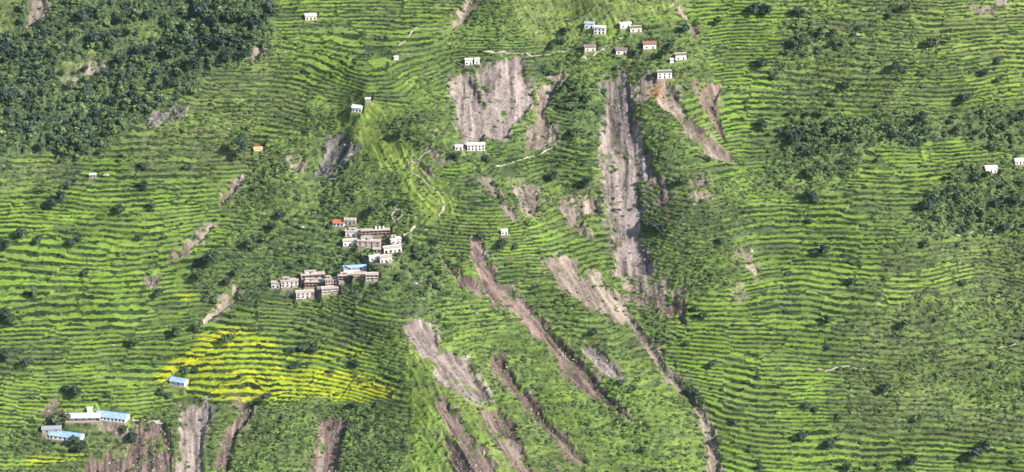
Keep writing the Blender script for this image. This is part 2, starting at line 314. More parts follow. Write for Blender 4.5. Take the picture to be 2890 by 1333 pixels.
# slide mask
spx = PX + 9*fbm(X/8, Y/10, 4, 40, .6) ; spy = PY + 9*fbm(X/8, Y/10, 4, 41, .6)
sd = rs(SD, spx, spy); sid = rs(SI, spx, spy, True)
sst = np.array([s[2] for s in SL] + [0])[sid]
brk = fbm(X/6, Y/3.4, 3, 43)                                # islands of turf left in the weaker slides
SM = ss(-.10, .12, np.clip(sd/11, -1.0, .60) + 1.35*brk + (sst-.93)*1.1 - np.clip((-14-sd)/10, 0, 3))
# terrace plots: stretched cells each with a phase of its own
def cells(cx, cy, s):
    gx = X/cx + .35*vn(X/14, Y/11, s+5); gy = Y/cy + .25*vn(X/15, Y/10, s+6)
    i0 = np.floor(gx); j0 = np.floor(gy); best = np.full(X.shape, 9.0); sec = np.full(X.shape, 9.0); idn = np.zeros(X.shape)
    for a in (-1, 0, 1):
        for b in (-1, 0, 1):
            i = i0 + a; j = j0 + b
            dd = (gx - i - _h(i, j, s))**2 + (gy - j - _h(i, j, s+1))**2
            m = dd < best; sec = np.where(m, best, np.minimum(sec, dd)); idn = np.where(m, _h(i, j, s+2), idn); best = np.where(m, dd, best)
    return idn, np.sqrt(sec) - np.sqrt(best)
cid, cedge = cells(38, 21, 50)
STEP = 2.25
warp = .42*vn(X/36, Y/22, 60) + .17*vn(X/12, Y/8, 61) + .05*vn(X/4.5, Y/4, 64) + .8*(cid - .5) + .9*vn(X/90, Y/60, 63)
KS = STEP*(.74 + .72*_h(np.floor(cid*9973), np.floor(cid*77), 67)**1.6); L = H/KS + warp; Li = np.floor(L); f = L - Li
a_ = np.clip(.725 + .15*vn(X/13, Li*.7, 62) + .04*vn(X/4, Li*1.7, 66) + .04*YL, .5, .9)                          # plan share of the tread
b_ = .14
g = np.where(f < a_, f*b_/a_, b_ + (f - a_)*(1-b_)/(1-a_))
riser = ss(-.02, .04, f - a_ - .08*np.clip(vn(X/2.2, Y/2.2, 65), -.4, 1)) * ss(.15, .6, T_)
Z = H + T_ * KS * (g - f)
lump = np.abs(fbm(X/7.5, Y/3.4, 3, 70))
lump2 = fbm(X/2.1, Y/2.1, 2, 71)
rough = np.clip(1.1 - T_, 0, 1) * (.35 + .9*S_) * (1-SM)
Z += rough * (5.0*(.35 - lump) + 1.3*lump2) + (.12*vn(X/1.1, Y/1.1, 72) + .22*fbm(X/3.2, Y/1.7, 2, 73))*(1-SM)
gs1 = (PX*.85-PY*.5)*K; gs2 = (PX*.5+PY*.85)*K
gst = fbm(gs1/1.9 + vn(X/12, Y/12, 76), gs2/15, 3, 77) * np.clip(1.1-2.2*T_, 0, 1) * ss(.3, .1, S_)
Z += gst*1.1*(1-SM)
hedge = ss(.07, .0, cedge) * T_ * ss(-.1, .3, vn(X/20, Y/20, 75))
Z += hedge * .8 * (1-SM)
# slides: sunk bed with streaks running down
ddx = np.array([s[1][0] for s in SL] + [0])[sid]; ddy = np.array([s[1][1] for s in SL] + [1])[sid]
nn = np.hypot(ddx, ddy); ddx, ddy = ddx/nn, ddy/nn
al = (PX*ddx + PY*ddy)*K; ac = (PX*ddy - PY*ddx)*K
ac2 = ac + 1.5*vn(al/22, ac/12, 84)
streak = fbm(ac2/3.6, al/36, 3, 80); grit = fbm(X/1.6, Y/1.6, 2, 81)
bed = ss(-5, 9, sd) * np.where(sst > .7, 1, .4)
Z = Z - bed*3.4 - SM * T_*KS*(g-f)*np.where(sst > .7, .8, .35) + SM*(streak*1.5 + .25*grit) 
rock = (np.array([s[0] == 'rock' for s in SL] + [False])[sid]) & (SM > .3)
Z = np.where(rock, Z + 2.6*np.abs(fbm(X/7, Y/6, 3, 86)) + bed*2.4, Z)
# house terraces
pad = np.zeros_like(Z); padz = Z.copy(); 
for hh in HOUSES:
    c, s = math.cos(R(hh['rot'])), math.sin(R(hh['rot']))
    i0, i1 = np.searchsorted(XS, [hh['x']-20, hh['x']+20]); j0, j1 = np.searchsorted(YS, [hh['y']-12, hh['y']+18])
    q = (slice(j0, j1), slice(i0, i1)); dx = X[q]-hh['x']; dy = Y[q]-hh['y']
    lx = dx*c + dy*s; ly = -dx*s + dy*c
    ox = np.maximum(np.abs(lx) - hh['w']/2 - .5, 0); oy = np.maximum(np.maximum(-1.2-ly, ly-hh['d']-.4), 0)
    m = ss(1.6, .2, np.hypot(ox, oy))
    fr = np.maximum(-ly - 1.0, 0)                          # keep the ground before the front open
    mf = ss(1.5, 0, np.abs(lx)-hh['w']/2-.3) * (ly < .2) * ss(12, 8, fr)
    Z[q] = lerp(Z[q], np.minimum(Z[q], hh['z'] - .02 + .0*fr), mf)
    Z[q] = lerp(Z[q], np.where(pad[q] > .6, np.minimum(Z[q], hh['z']), hh['z']), m); pad[q] = np.maximum(pad[q], m)

# ------------------------------------------------------------------ terrain colour (surface albedo, with some light and shade put in)
def col(*c): return np.array(c, np.float32)
def mixc(A, B, t): return A + (B - A) * t[..., None]
plot = _h(Li + 400, np.floor(cid*997), 90); plot2 = _h(Li + 90, np.floor(cid*991), 91)
seg = vn(X/22, Li*3.1, 92)
lush = np.clip(B_ - .04 + .50*(plot-.5) + .30*seg + .25*patch, 0, 1)
C = mixc(col(.062,.088,.042), col(.172,.285,.034), lush)
C = mixc(C, mixc(col(.120,.118,.062), col(.225,.275,.066), lush), np.clip(Yh*.8 + .45*(plot2-.5), 0, 1))
yp = YL * (T_ > .3) * ss(.24, .40, plot*.75 + .35*ss(-.6, .6, vn(X/26, Y/14, 93)) - .12)
C = mixc(C, col(.32,.40,.018), YL*.7*(T_ > .3)*(riser < .4))
C = mixc(C, col(.46,.45,.022), yp * (.62 + .30*vn(X/5, Li*3.7, 101)))
C = mixc(C, mixc(col(.022,.036,.016), col(.05,.08,.028), ss(-.2, .6, vn(X/8, Li*1.3, 102))), np.clip(riser*(1.02 - .55*ss(.15,.7,fbm(X/7, Y/4, 2, 94))), 0, 1))  # dark bank weeds, with the risers' shade also put into this colour
stony = ss(.45, .75, fbm(X/6, Y/3, 3, 95)) * np.clip(1.2 - B_, 0, 1)
C = mixc(C, col(.20,.18,.145), stony*.55)
C = mixc(C, mixc(col(.045,.068,.032), col(.13,.18,.055), ss(.40, .05, lump + .15*lump2)), np.clip(rough*1.1*(1.25-B_), 0, .85))  # scrub lumps: light tops and shaded hollows painted into the colour
C = C * (1 + .42*gst)[..., None]
dk = ss(-.05, .45, fbm(X/24, Y/15, 4, 32)) * (1 - .35*T_)
C = C * (1 - .30*dk)[..., None]
C = mixc(C, col(.055,.080,.048), np.clip(F_*.5, 0, 1))
C = mixc(C, col(.040,.062,.030), hedge*.7)
SC = {'grey':(.255,.205,.185),'tan':(.255,.205,.16),'pink':(.185,.130,.108),'pale':(.26,.21,.165),'brown':(.150,.105,.088),'rock':(.13,.12,.115)}
base = np.array([SC[s[0]] for s in SL] + [(.3,.25,.2)], np.float32)[sid]
tone = np.clip(1 + .8*streak + .40*grit + .5*fbm(X/15, Y/15, 4, 96), .45, 1.7)[..., None]
base = base * tone
base = mixc(base, col(.34,.28,.23), ss(.35, .6, vn(ac2/1.6, al/20, 97))*.5)
base = mixc(base, col(.10,.13,.05), ss(.16, .42, fbm(X/5, Y/5, 4, 98) - .012*np.clip(sd, 0, 14))*.8)
orange = np.exp(-((PX-1850)/22)**2 - ((PY-255)/20)**2); base = mixc(base, col(.46,.22,.09), orange*.8)
C = mixc(C, base*.9, ss(-26, -3, sd)*ss(.02, .3, fbm(X/5, Y/6, 3, 44))*.65*(1-SM))
damp = ss(.1, .5, fbm(ac2/5, al/14, 3, 104))
base = base*(.86 - .30*damp)[..., None]
C = mixc(C, base, SM)
C = mixc(C, np.broadcast_to(col(.24,.20,.155), C.shape), pad*.55*(vn(X/2, Y/2, 99) > -.3))
vl = np.exp(-((PX-1060)/75)**2-((PY-700)/50)**2) + np.exp(-((PX-910)/150)**2-((PY-815)/32)**2) + .45*np.exp(-((PX-250)/130)**2-((PY-1215)/40)**2)
C = mixc(C, col(.25,.205,.155), ss(.25, .5, vl*.55 + .45*fbm(X/5, Y/4, 3, 103))*.55)
C = np.clip(C * (1 + .16*grit[..., None]*(1-SM)[..., None]), .008, .8)

# ------------------------------------------------------------------ materials
MATS = {}
def mat(name, colr, var=.2, scale=1.0, rough=.9, attr=None, rnd=0, spec=.25, trans=0, metal=0, stain=None):
    if name in MATS: return MATS[name]
    m = bpy.data.materials.new(name); m.use_nodes = True; t = m.node_tree; p = t.nodes['Principled BSDF']
    p.inputs['Roughness'].default_value = rough; p.inputs['Metallic'].default_value = metal
    p.inputs['Specular IOR Level'].default_value = spec
    if attr:
        c = t.nodes.new('ShaderNodeAttribute'); c.attribute_name = attr; src = c.outputs['Color']
    else:
        c = t.nodes.new('ShaderNodeRGB'); c.outputs[0].default_value = (*colr, 1); src = c.outputs[0]
    tc = t.nodes.new('ShaderNodeTexCoord'); nz = t.nodes.new('ShaderNodeTexNoise')
    nz.inputs['Scale'].default_value = scale; nz.inputs['Detail'].default_value = 5
    t.links.new(tc.outputs['Object'], nz.inputs['Vector'])
    mr = t.nodes.new('ShaderNodeMapRange'); mr.inputs[1].default_value = .3; mr.inputs[2].default_value = .7
    mr.inputs[3].default_value = 1-var; mr.inputs[4].default_value = 1+var
    t.links.new(nz.outputs['Fac'], mr.inputs[0])
    vm = t.nodes.new('ShaderNodeVectorMath'); vm.operation = 'SCALE'
    t.links.new(src, vm.inputs[0]); t.links.new(mr.outputs[0], vm.inputs['Scale']); out = vm.outputs[0]
    if stain:
        n2_ = t.nodes.new('ShaderNodeTexNoise'); n2_.inputs['Scale'].default_value = scale*.6; n2_.inputs['Detail'].default_value = 6
        t.links.new(tc.outputs['Object'], n2_.inputs['Vector'])
        m2 = t.nodes.new('ShaderNodeMapRange'); m2.inputs[1].default_value = .46; m2.inputs[2].default_value = .62
        t.links.new(n2_.outputs['Fac'], m2.inputs[0])
        mx = t.nodes.new('ShaderNodeMix'); mx.data_type = 'RGBA'; t.links.new(m2.outputs[0], mx.inputs[0])
        t.links.new(out, mx.inputs[6]); mx.inputs[7].default_value = (*stain, 1); out = mx.outputs[2]
    if rnd:
        oi = t.nodes.new('ShaderNodeObjectInfo'); m3 = t.nodes.new('ShaderNodeMapRange')
        m3.inputs[3].default_value = 1-rnd; m3.inputs[4].default_value = 1+rnd
        t.links.new(oi.outputs['Random'], m3.inputs[0]); v2 = t.nodes.new('ShaderNodeVectorMath'); v2.operation = 'SCALE'
        t.links.new(out, v2.inputs[0]); t.links.new(m3.outputs[0], v2.inputs['Scale']); out = v2.outputs[0]
    t.links.new(out, p.inputs['Base Color'])
    MATS[name] = m; return m
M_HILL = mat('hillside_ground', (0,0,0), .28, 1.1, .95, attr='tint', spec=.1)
WALLS = {'white':((.84,.82,.79),(.66,.61,.55)),'cream':((.70,.65,.54),(.52,.46,.37)),'plaster':((.70,.65,.59),(.30,.25,.21)),
 'stone':((.30,.28,.25),(.42,.38,.33)),'mud':((.34,.25,.20),(.20,.14,.11)),'pink':((.56,.46,.42),(.30,.21,.18)),'ochre':((.46,.28,.14),(.5,.42,.33))}
WM = {k: mat(k+'_wall', c, .16, 1.6, .92, stain=s) for k, (c, s) in WALLS.items()}
ROOFS = {'blue':(.23,.38,.70),'teal':(.46,.58,.62),'paleroof':(.62,.60,.56),'brownroof':(.17,.13,.11),'redroof':(.26,.13,.10),'redorange':(.46,.13,.06),
 'mudroof':(.44,.37,.31),'orange':(.75,.36,.14),'greyroof':(.27,.29,.30)}
RM = {k: mat(k+'_roofing', c, .16, 1.3, .55 if k in ('blue','teal') else .9, spec=.4 if k in ('blue','teal') else .2, stain={'blue':(.40,.48,.60),'teal':(.62,.66,.66),'redorange':(.36,.15,.09),'brownroof':(.25,.2,.17)}.get(k)) for k, c in ROOFS.items()}
M_PANE = mat('dark_glass_and_opening', (.015,.017,.02), .1, 2, .3, spec=.5)  # window glass, and panels painted dark for unlit openings
M_FRAME = mat('window_wood', (.16,.10,.07), .2, 3); M_DOOR = mat('door_wood', (.045,.032,.028), .2, 3)
M_POST = mat('post_wood', (.33,.25,.19), .2, 3); M_WPOST = mat('whitewashed_post', (.75,.72,.67), .15, 3)
M_STONE = mat('field_stone', (.30,.265,.23), .35, 1.5); M_PATH = mat('trodden_path', (.42,.37,.29), .3, .8)
M_BARK = mat('bark', (.11,.085,.065), .3, 2)

# ------------------------------------------------------------------ object helpers
COL = scene.collection
def tag(o, label=None, cat=None, group=None, kind=None):
    if label: o['label'] = label
    if cat: o['category'] = cat
    if group: o['group'] = group
    if kind: o['kind'] = kind
    return o
def raw_mesh(name, V, F, material, smooth=False, tint=None):
    V = np.asarray(V, np.float32); F = np.asarray(F, np.int32)
    me = bpy.data.meshes.new(name); me.vertices.add(len(V)); me.vertices.foreach_set('co', V.ravel())
    k = F.shape[1]; me.loops.add(F.size); me.loops.foreach_set('vertex_index', F.ravel())
    me.polygons.add(len(F)); me.polygons.foreach_set('loop_start', np.arange(0, F.size, k, dtype=np.int32))
    me.polygons.foreach_set('loop_total', np.full(len(F), k, np.int32))
    me.polygons.foreach_set('use_smooth', np.full(len(F), smooth, bool))
    if tint is not None:
        at = me.color_attributes.new('tint', 'FLOAT_COLOR', 'POINT')
        at.data.foreach_set('color', np.concatenate([tint, np.ones((len(V),1), np.float32)], 1).astype(np.float32).ravel())
    me.materials.append(material); me.update(); return me
def link(name, me, parent=None, loc=None):
    o = bpy.data.objects.new(name, me); COL.objects.link(o)
    if parent: o.parent = parent
    if loc is not None: o.location = loc
    return o
class MB:
    def __init__(s): s.v = []; s.f = []
    def hexa(s, p):                     # 8 points: bottom 4 ccw, top 4 ccw
        b = len(s.v); s.v += p
        s.f += [(b+3,b+2,b+1,b),(b+4,b+5,b+6,b+7)] + [(b+i, b+(i+1)%4, b+4+(i+1)%4, b+4+i) for i in range(4)]
    def box(s, x0, x1, y0, y1, z0, z1): s.hexa([(x0,y0,z0),(x1,y0,z0),(x1,y1,z0),(x0,y1,z0),(x0,y0,z1),(x1,y0,z1),(x1,y1,z1),(x0,y1,z1)])
    def slab(s, a, b, c, d, t):         # quad given by 4 top points with thickness t downwards
        s.hexa([(p[0],p[1],p[2]-t) for p in (a,b,c,d)] + [a,b,c,d])
    def poly(s, pts): b = len(s.v); s.v += pts; s.f.append(tuple(range(b, b+len(pts))))
    def build(s, name, m, parent=None):
        me = bpy.data.meshes.new(name); me.from_pydata(s.v, [], s.f); me.materials.append(m); me.update()
        return link(name, me, parent)

# ------------------------------------------------------------------ hillside, landslide beds and yellow crop as meshes
ny, nx = X.shape
idx = np.arange(ny*nx).reshape(ny, nx)
FQ = np.stack([idx[:-1,:-1], idx[:-1,1:], idx[1:,1:], idx[1:,:-1]], -1).reshape(-1, 4)
cls = np.where((SM > .5) & (sst > .7), sid.astype(int), np.where((yp > .5) & (riser < .5), 900, -1))
cf = cls[:-1,:-1].ravel()
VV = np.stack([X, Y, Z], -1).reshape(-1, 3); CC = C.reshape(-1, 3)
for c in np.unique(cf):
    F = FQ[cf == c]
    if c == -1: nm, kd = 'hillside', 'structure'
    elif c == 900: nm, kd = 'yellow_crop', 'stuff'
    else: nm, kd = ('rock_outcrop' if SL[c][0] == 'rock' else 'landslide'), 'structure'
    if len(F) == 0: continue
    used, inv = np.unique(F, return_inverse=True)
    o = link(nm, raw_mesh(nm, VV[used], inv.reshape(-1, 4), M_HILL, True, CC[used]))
    tag(o, kind=kd)
    if kd == 'stuff': tag(o, 'bright yellow flowering crop on the terraces at lower left', 'crop')
def ground(x, y): return float(sample(Z, np.array(x), np.array(y)))

# ------------------------------------------------------------------ houses
def window(hx, y, z, ww, wh, root, mm=None):
    f_ = MB(); t = .1
    f_.box(hx-ww/2-t, hx+ww/2+t, y-.10, y, z+wh, z+wh+t); f_.box(hx-ww/2-t, hx+ww/2+t, y-.12, y, z-t, z)
    f_.box(hx-ww/2-t, hx-ww/2, y-.09, y, z, z+wh); f_.box(hx+ww/2, hx+ww/2+t, y-.09, y, z, z+wh)
    fo = f_.build('window', mm or M_FRAME, root)
    p = MB(); p.box(hx-ww/2, hx+ww/2, y-.03, y+.05, z, z+wh); p.build('pane', M_PANE, fo)
def build_house(hd):
    r = bpy.data.objects.new(hd['name'], None); COL.objects.link(r)
    r.location = (hd['x'], hd['y'], hd['z']); r.rotation_euler = (0, 0, R(hd['rot']))
    tag(r, hd['label'], hd['cat'])
    w_, h, d = hd['w'], hd['h'], hd['d']; kind, rc = hd['roof']; wm = WM[hd['wall']]; hw = w_/2
    v = 1.9 if hd.get('ver') else 0; old = hd['wall'] in ('mud','pink','plaster','ochre') and kind == 'flat'
    wl = MB()
    if kind == 'gable':
        rise = d*.5*math.tan(R(24)); 
        wl.box(-hw, hw, v, d, -2.2, h)
        for sx in (-1, 1):
            x0, x1 = sorted((sx*hw, sx*(hw-.3)))
            wl.hexa([(x0,v,h),(x1,v,h),(x1,d,h),(x0,d,h),(x0,d/2-.05,h+rise-.1),(x1,d/2-.05,h+rise-.1),(x1,d/2+.05,h+rise-.1),(x0,d/2+.05,h+rise-.1)])
        rf = MB(); e = .45; ov = .5; ez = -e*math.tan(R(24))
        rf.slab((-hw-ov,-e,h+.12+ez),(hw+ov,-e,h+.12+ez),(hw+ov,d/2,h+.12+rise),(-hw-ov,d/2,h+.12+rise),.10)
        rf.slab((-hw-ov,d/2,h+.12+rise),(hw+ov,d/2,h+.12+rise),(hw+ov,d+e,h+.12+ez),(-hw-ov,d+e,h+.12+ez),.10)
        n = int((w_+2*ov)/1.1)
        for i in range(1, n):                        # standing seams of the sheets
            xx = -hw-ov + i*(w_+2*ov)/n
            rf.hexa([(xx-.04,-e,h+.125+ez),(xx+.04,-e,h+.125+ez),(xx+.04,d/2,h+.125+rise),(xx-.04,d/2,h+.125+rise),(xx-.04,-e,h+.19+ez),(xx+.04,-e,h+.19+ez),(xx+.04,d/2,h+.19+rise),(xx-.04,d/2,h+.19+rise)])
        ro = rf.build('roof', RM[rc], r)
        rg = MB(); rg.box(-hw-ov, hw+ov, d/2-.18, d/2+.18, h+rise+.13, h+rise+.24); rg.build('ridge_cap', RM[rc], ro)
    elif kind == 'shed':
        rise = .28*d; wl.box(-hw, hw, v, d, -2.2, h)
        for sx in (-1, 1):
            x0, x1 = sorted((sx*hw, sx*(hw-.3)))
            wl.hexa([(x0,v,h),(x1,v,h),(x1,d,h),(x0,d,h),(x0,v,h+.02+rise*v/d),(x1,v,h+.02+rise*v/d),(x1,d,h+rise),(x0,d,h+rise)])
        rf = MB(); e = .6
        rf.slab((-hw-.5,-e,h+.15-.28*e),(hw+.5,-e,h+.15-.28*e),(hw+.5,d+.3,h+.15+rise+.08),(-hw-.5,d+.3,h+.15+rise+.08),.12)
        rf.build('roof', RM[rc], r)
    else:
        wl.box(-hw, hw, v, d, -2.2, h)
        rf = MB(); rf.box(-hw-.35, hw+.35, -.45, d+.3, h, h+.28)
        ro = rf.build('roof', RM[rc], r)
        if w_ > 6:
            pp = MB()
            pp.box(-hw-.2, hw+.2, d-.05, d+.15, h+.28, h+.62); pp.box(-hw-.3, -hw-.1, 0, d-.05, h+.28, h+.5)
            pp.build('parapet', wm, ro)
    if v:                                             # raised floor of the open front
        wl.box(-hw, hw, 0, v, -2.2, .12)
        if hd['wall'] in ('mud','pink','plaster') and h > 4: wl.box(-hw, hw, 0, v, h*.5-.1, h*.5+.1)
        wl.box(-hw, -hw+.3, 0, v, .12, h-.01) ; wl.box(hw-.3, hw, 0, v, .12, h-.01)
        n = max(2, int(w_/2.6))
        for i in range(1, n):
            p = MB(); xx = -hw + i*w_/n; p.box(xx-.11, xx+.11, .05, .27, .12, h-.02)
            p.build('post', M_WPOST if hd['wall'] == 'white' else M_POST, r)
    wl.build('wall', wm, r)
    if old and w_ > 7:                                # a smaller room or store set on the flat roof, and a lean-to
        q_ = random.Random(int(w_*100)); x0 = -hw + q_.random()*(w_*.35); x1 = x0 + w_*q_.uniform(.3,.5); hh_ = q_.uniform(1.1,2.0)
        if not hd.get('stacks') and q_.random() < .75:
            p = MB(); p.box(x0, x1, d*.45, d-.1, h+.28, h+.28+hh_); up_ = p.build('roof_room', WM[q_.choice(['plaster','mud','stone'])], r)
            p = MB(); p.box(x0-.25, x1+.25, d*.45-.4, d+.15, h+.28+hh_, h+.45+hh_); p.build('room_roof', RM['mudroof'], up_)
            p = MB(); p.box((x0+x1)/2-.45, (x0+x1)/2+.45, d*.45-.05, d*.45+.02, h+.35, h+.2+hh_*.85); p.build('opening', M_PANE, up_)  # dark panel on the solid room, painted as an unlit doorway
        p = MB(); sx = q_.choice([-1,1]); xa, xb = sorted((sx*hw*.25, sx*hw*.9)); zt_ = 1.7
        p.box(xa, xb, -1.3, -.04, -2.0, zt_*.7); p.build('lean_to', WM[q_.choice(['stone','mud'])], r)
    n = hd.get('win', 0); two = h > 4.1; nd = hd.get('door', 1 if (n and w_ > 4) else 0)
    if n:
        rows = [(h*.5+.35, 1.0)] if two else []
        ww = 1.5 if hd.get('big') else 1.0
        slots = n + nd
        for i in range(slots):
            xx = -hw + (i+.5)*w_/slots
            isdoor = (i == slots//2) or (nd > 1 and i == 0)
            if isdoor and nd:
                q = MB(); q.box(xx-.5, xx+.5, v-.06, v+.05, .12, 2.05); do = q.build('door', M_DOOR, r)
            else: window(xx, v, .75 if not hd.get('big') else .3, ww, 1.05 if not hd.get('big') else 1.6, r)
            if two: window(xx, v, h*.5+.4, ww*.9, 1.0, r)
        # one window in the right-hand end wall
    for i in range(hd.get('poles', 0)):
        p = MB(); xx = -hw + .2 + i*(w_-.4)/(hd['poles']-1); p.box(xx-.14, xx+.14, .2, .5, h+.28, h+1.9); p.build('post', M_WPOST, r)
    for i in range(hd.get('stacks', 0)):
        p = MB(); xx = -hw*.02 + 2.6*i + .8; p.box(xx-.45, xx+.45, 1.4, 2.3, h+.28, h+2.0); p.box(xx-.55, xx+.55, 1.3, 2.4, h+2.0, h+2.2); p.build('chimney', M_WPOST, r)
    if hd.get('porch'):                               # cross gable at the left end of the blue roof
        p = MB(); x0, x1 = -hw-.5, -hw+4.2; zc = h+1.55; y0 = -1.3
        p.slab((x0,y0,h+.18),((x0+x1)/2,y0,zc),((x0+x1)/2,d/2,zc),(x0,d/2,h+.18),.1); p.slab(((x0+x1)/2,y0,zc),(x1,y0,h+.18),(x1,d/2,h+.18),((x0+x1)/2,d/2,zc),.1)
        p.build('porch_roof', RM[rc], r)
    if hd['name'] == 'school_building':               # plinth seen as a pale line
        p = MB(); p.box(-hw-.4, hw+.4, -.9, -.0-.003 if not v else -.003, -.8, .10); p.build('plinth', M_STONE, r)
    return r
for hd in HOUSES: build_house(hd)

# ------------------------------------------------------------------ paths, pen, boulders
def ribbon(pts, width, name='path'):
    P = [np.array(cast(Z, *p)[:2]) for p in pts]; Q = []
    for a, b in zip(P[:-1], P[1:]):
        n = max(2, int(np.hypot(*(b-a))/.8)); Q += [a + (b-a)*i/n for i in range(n)]
    Q.append(P[-1]); Q = np.array(Q); k = np.arange(len(Q)); Q = Q + np.stack([.5*vn(k/6, k*0+3, 5), .5*vn(k/6, k*0+7, 6)], -1)
    tg = np.gradient(Q, axis=0); tg /= np.linalg.norm(tg, axis=1)[:, None]+1e-9; nr = np.stack([-tg[:,1], tg[:,0]], -1)
    V = []; F = []; C5 = np.linspace(-1, 1, 5)
    wv = width*(.75+.35*vn(k/4, k*0+1, 9))
    for i in range(len(Q)):
        for c in C5:
            q = Q[i] + nr[i]*c*wv[i]/2; V.append((q[0], q[1], ground(*q) + .22 - .12*abs(c)))
    for i in range(len(Q)-1):
        for c in range(4): F.append((i*5+c, i*5+c+1, i*5+c+6, i*5+c+5))
    o = link(name, raw_mesh(name, V, F, M_PATH, True)); tag(o, kind='structure')
ribbon([(1137,666),(1152,658),(1172,640)], 1.36); ribbon([(1042,742),(1070,750),(1100,760)], 0.99)
ribbon([(1238,612),(1248,596),(1254,582),(1246,570)], 1.24)
ribbon([(1215,428),(1180,452),(1150,468),(1165,490),(1215,530),(1255,548)], 0.62)
ribbon([(1010,432),(965,455),(935,510)], 0.68); ribbon([(1590,175),(1660,168),(1705,140),(1712,128)], 0.81)
ribbon([(1125,130),(1160,95),(1178,75)], 0.87); ribbon([(1360,150),(1500,160),(1570,148),(1610,140)], 0.74)
ribbon([(1400,470),(1480,450),(1560,420)], 0.99); ribbon([(475,1186),(420,1192),(375,1186)], 0.99)
ribbon([(2860,640),(2760,655),(2700,668)], 0.62)
ribbon([(2328,1052),(2360,1040),(2400,1036),(2440,1042)], 0.74); ribbon([(2800,985),(2866,975)], 0.87)
def rough_stone(name, x, y, z, sx, sy, sz, seed, parent=None):
    rr = random.Random(seed); import bmesh
    bm = bmesh.new(); bmesh.ops.create_icosphere(bm, subdivisions=2, radius=1)
    for v_ in bm.verts:
        q = v_.co.copy(); k = 1 + .42*float(vn(np.array(q.x*1.4+seed), np.array(q.y*1.4+q.z*1.1), seed)); v_.co = Vector((q.x*sx*k, q.y*sy*k, q.z*sz*k))
    me = bpy.data.meshes.new(name); bm.to_mesh(me); bm.free(); me.materials.append(M_STONE)
    return link(name, me, parent, (x, y, z))
# round stone pen beside the village
cx, cy, cz = cast(Z, 1119, 625); pen = bpy.data.objects.new('stone_pen', None); COL.objects.link(pen); pen.location = (cx, cy+3, cz)
tag(pen, 'round dry stone animal pen right of the upper village houses', 'pen')
pm = MB(); N = 26
for i in range(N):
    a0, a1 = 2*math.pi*i/N, 2*math.pi*(i+1)/N
    if i == 19: continue
    pr = []
    for zz in (0, 1):
        for a, rr in ((a0,3.6),(a0,4.1),(a1,4.1),(a1,3.6)):
            xx, yy = rr*math.cos(a), rr*math.sin(a)*.9
            gz = ground(cx+xx, cy+3+yy) - cz; pr.append((xx, yy, (gz+1.25+.12*math.sin(i*2.1)) if zz else gz-.8))
    pm.hexa(pr)
pm.build('wall', M_STONE, pen)
BOULD = [(852,645,11,'pale tilted boulder left of the upper village'),(1749,113,10,'pale boulder in the middle of the hilltop hamlet'),
 (1704,145,8,'whitish boulder at the bend of the hamlet path'),(425,338,14,'white boulder at the left end of the grey rock outcrop'),
 (1228,370,9,'pale boulder on the right flank of the grassy spur'),(645,365,9,'pale boulder above the lone tall tree'),
 (660,350,7,'small light boulder just above right of another over the lone tree'),(108,210,7,'whitish boulder inside the forest at upper left'),
 (50,280,8,'pale boulder at the far left forest edge'),(300,497,16,'flat pale boulder right of the small stone hut'),
 (1959,578,9,'pale boulder right of the main landslide'),(2082,137,9,'grey boulder on terraces right of the hamlet'),
 (2421,100,14,'grey flat boulder among bushes at upper right'),(1174,803,10,'pale boulder in scrub right of the lower village row'),
 (1150,155,8,'whitish boulder on the top terraces beside the white field hut'),(1345,888,9,'pale boulder above the big lower centre slides'),
 (2620,475,7,'whitish boulder among the right-hand terraces'),(1202,650,8,'white boulder right of the path end near the village'),
 (2310,1045,12,'pinkish boulder at the left end of the pale track, lower right'),(1618,1017,8,'white boulder in the narrow long centre slide'),
 (1745,470,10,'white boulder in the middle of the main landslide'),(2182,95,9,'pale boulder near the top right bushes'),(320,978,8,'pale boulder among terraces above the blue-roofed buildings')]
for i, (px, py, s, lb) in enumerate(BOULD):
    x, y, z = cast(Z, px, py); q = s*K*.5
    tag(rough_stone('boulder', x, y, z+q*.25, q*1.3, q*.9, q*.55, i+1), lb, 'boulder', 'pale boulders on the hillside')

# ------------------------------------------------------------------ vegetation
def leaf_cloud(lobes, n, size, seed, flat=.85, nj=.55):
    """many small leaf-clump faces spread over and through overlapping lobes"""
    g_ = np.random.default_rng(seed); L_ = np.array(lobes, float); vol = L_[:,3]**2; pick = g_.choice(len(L_), n, p=vol/vol.sum())
    d_ = g_.normal(size=(n,3)); d_ /= np.linalg.norm(d_, axis=1)[:,None]; d_[:,2] = np.where(d_[:,2] < -.5, -d_[:,2], d_[:,2])
    rad = L_[pick,3] * (1 - .45*g_.random(n)**2.2) * (1 + .12*g_.normal(size=n))
    c_ = L_[pick,:3] + d_*rad[:,None]*np.array([1,1,flat])
    nrm = d_ + nj*g_.normal(size=(n,3)); nrm[:,2] += .25; nrm /= np.linalg.norm(nrm, axis=1)[:,None]
    a = np.cross(nrm, g_.normal(size=(n,3))); a /= np.linalg.norm(a, axis=1)[:,None]; b = np.cross(nrm, a)
    s = size*(.6+.8*g_.random(n))[:,None]
    V = np.stack([c_-a*s-b*s*.6, c_+a*s-b*s*.7, c_+a*s*.8+b*s*.7, c_-a*s*.7+b*s*.8], 1).reshape(-1,3)
    return V.astype(np.float32), np.arange(4*n).reshape(-1,4)
def crown_lobes(seed, n, spread, zr, r):
    rr = random.Random(seed); out = [(0,0,zr[1]*.72, r*1.15)]
    for i in range(n):
        a = rr.random()*6.28; q = spread*rr.uniform(.5,1); out.append((q*math.cos(a), q*math.sin(a), rr.uniform(*zr), r*rr.uniform(.55,1)))
    return out
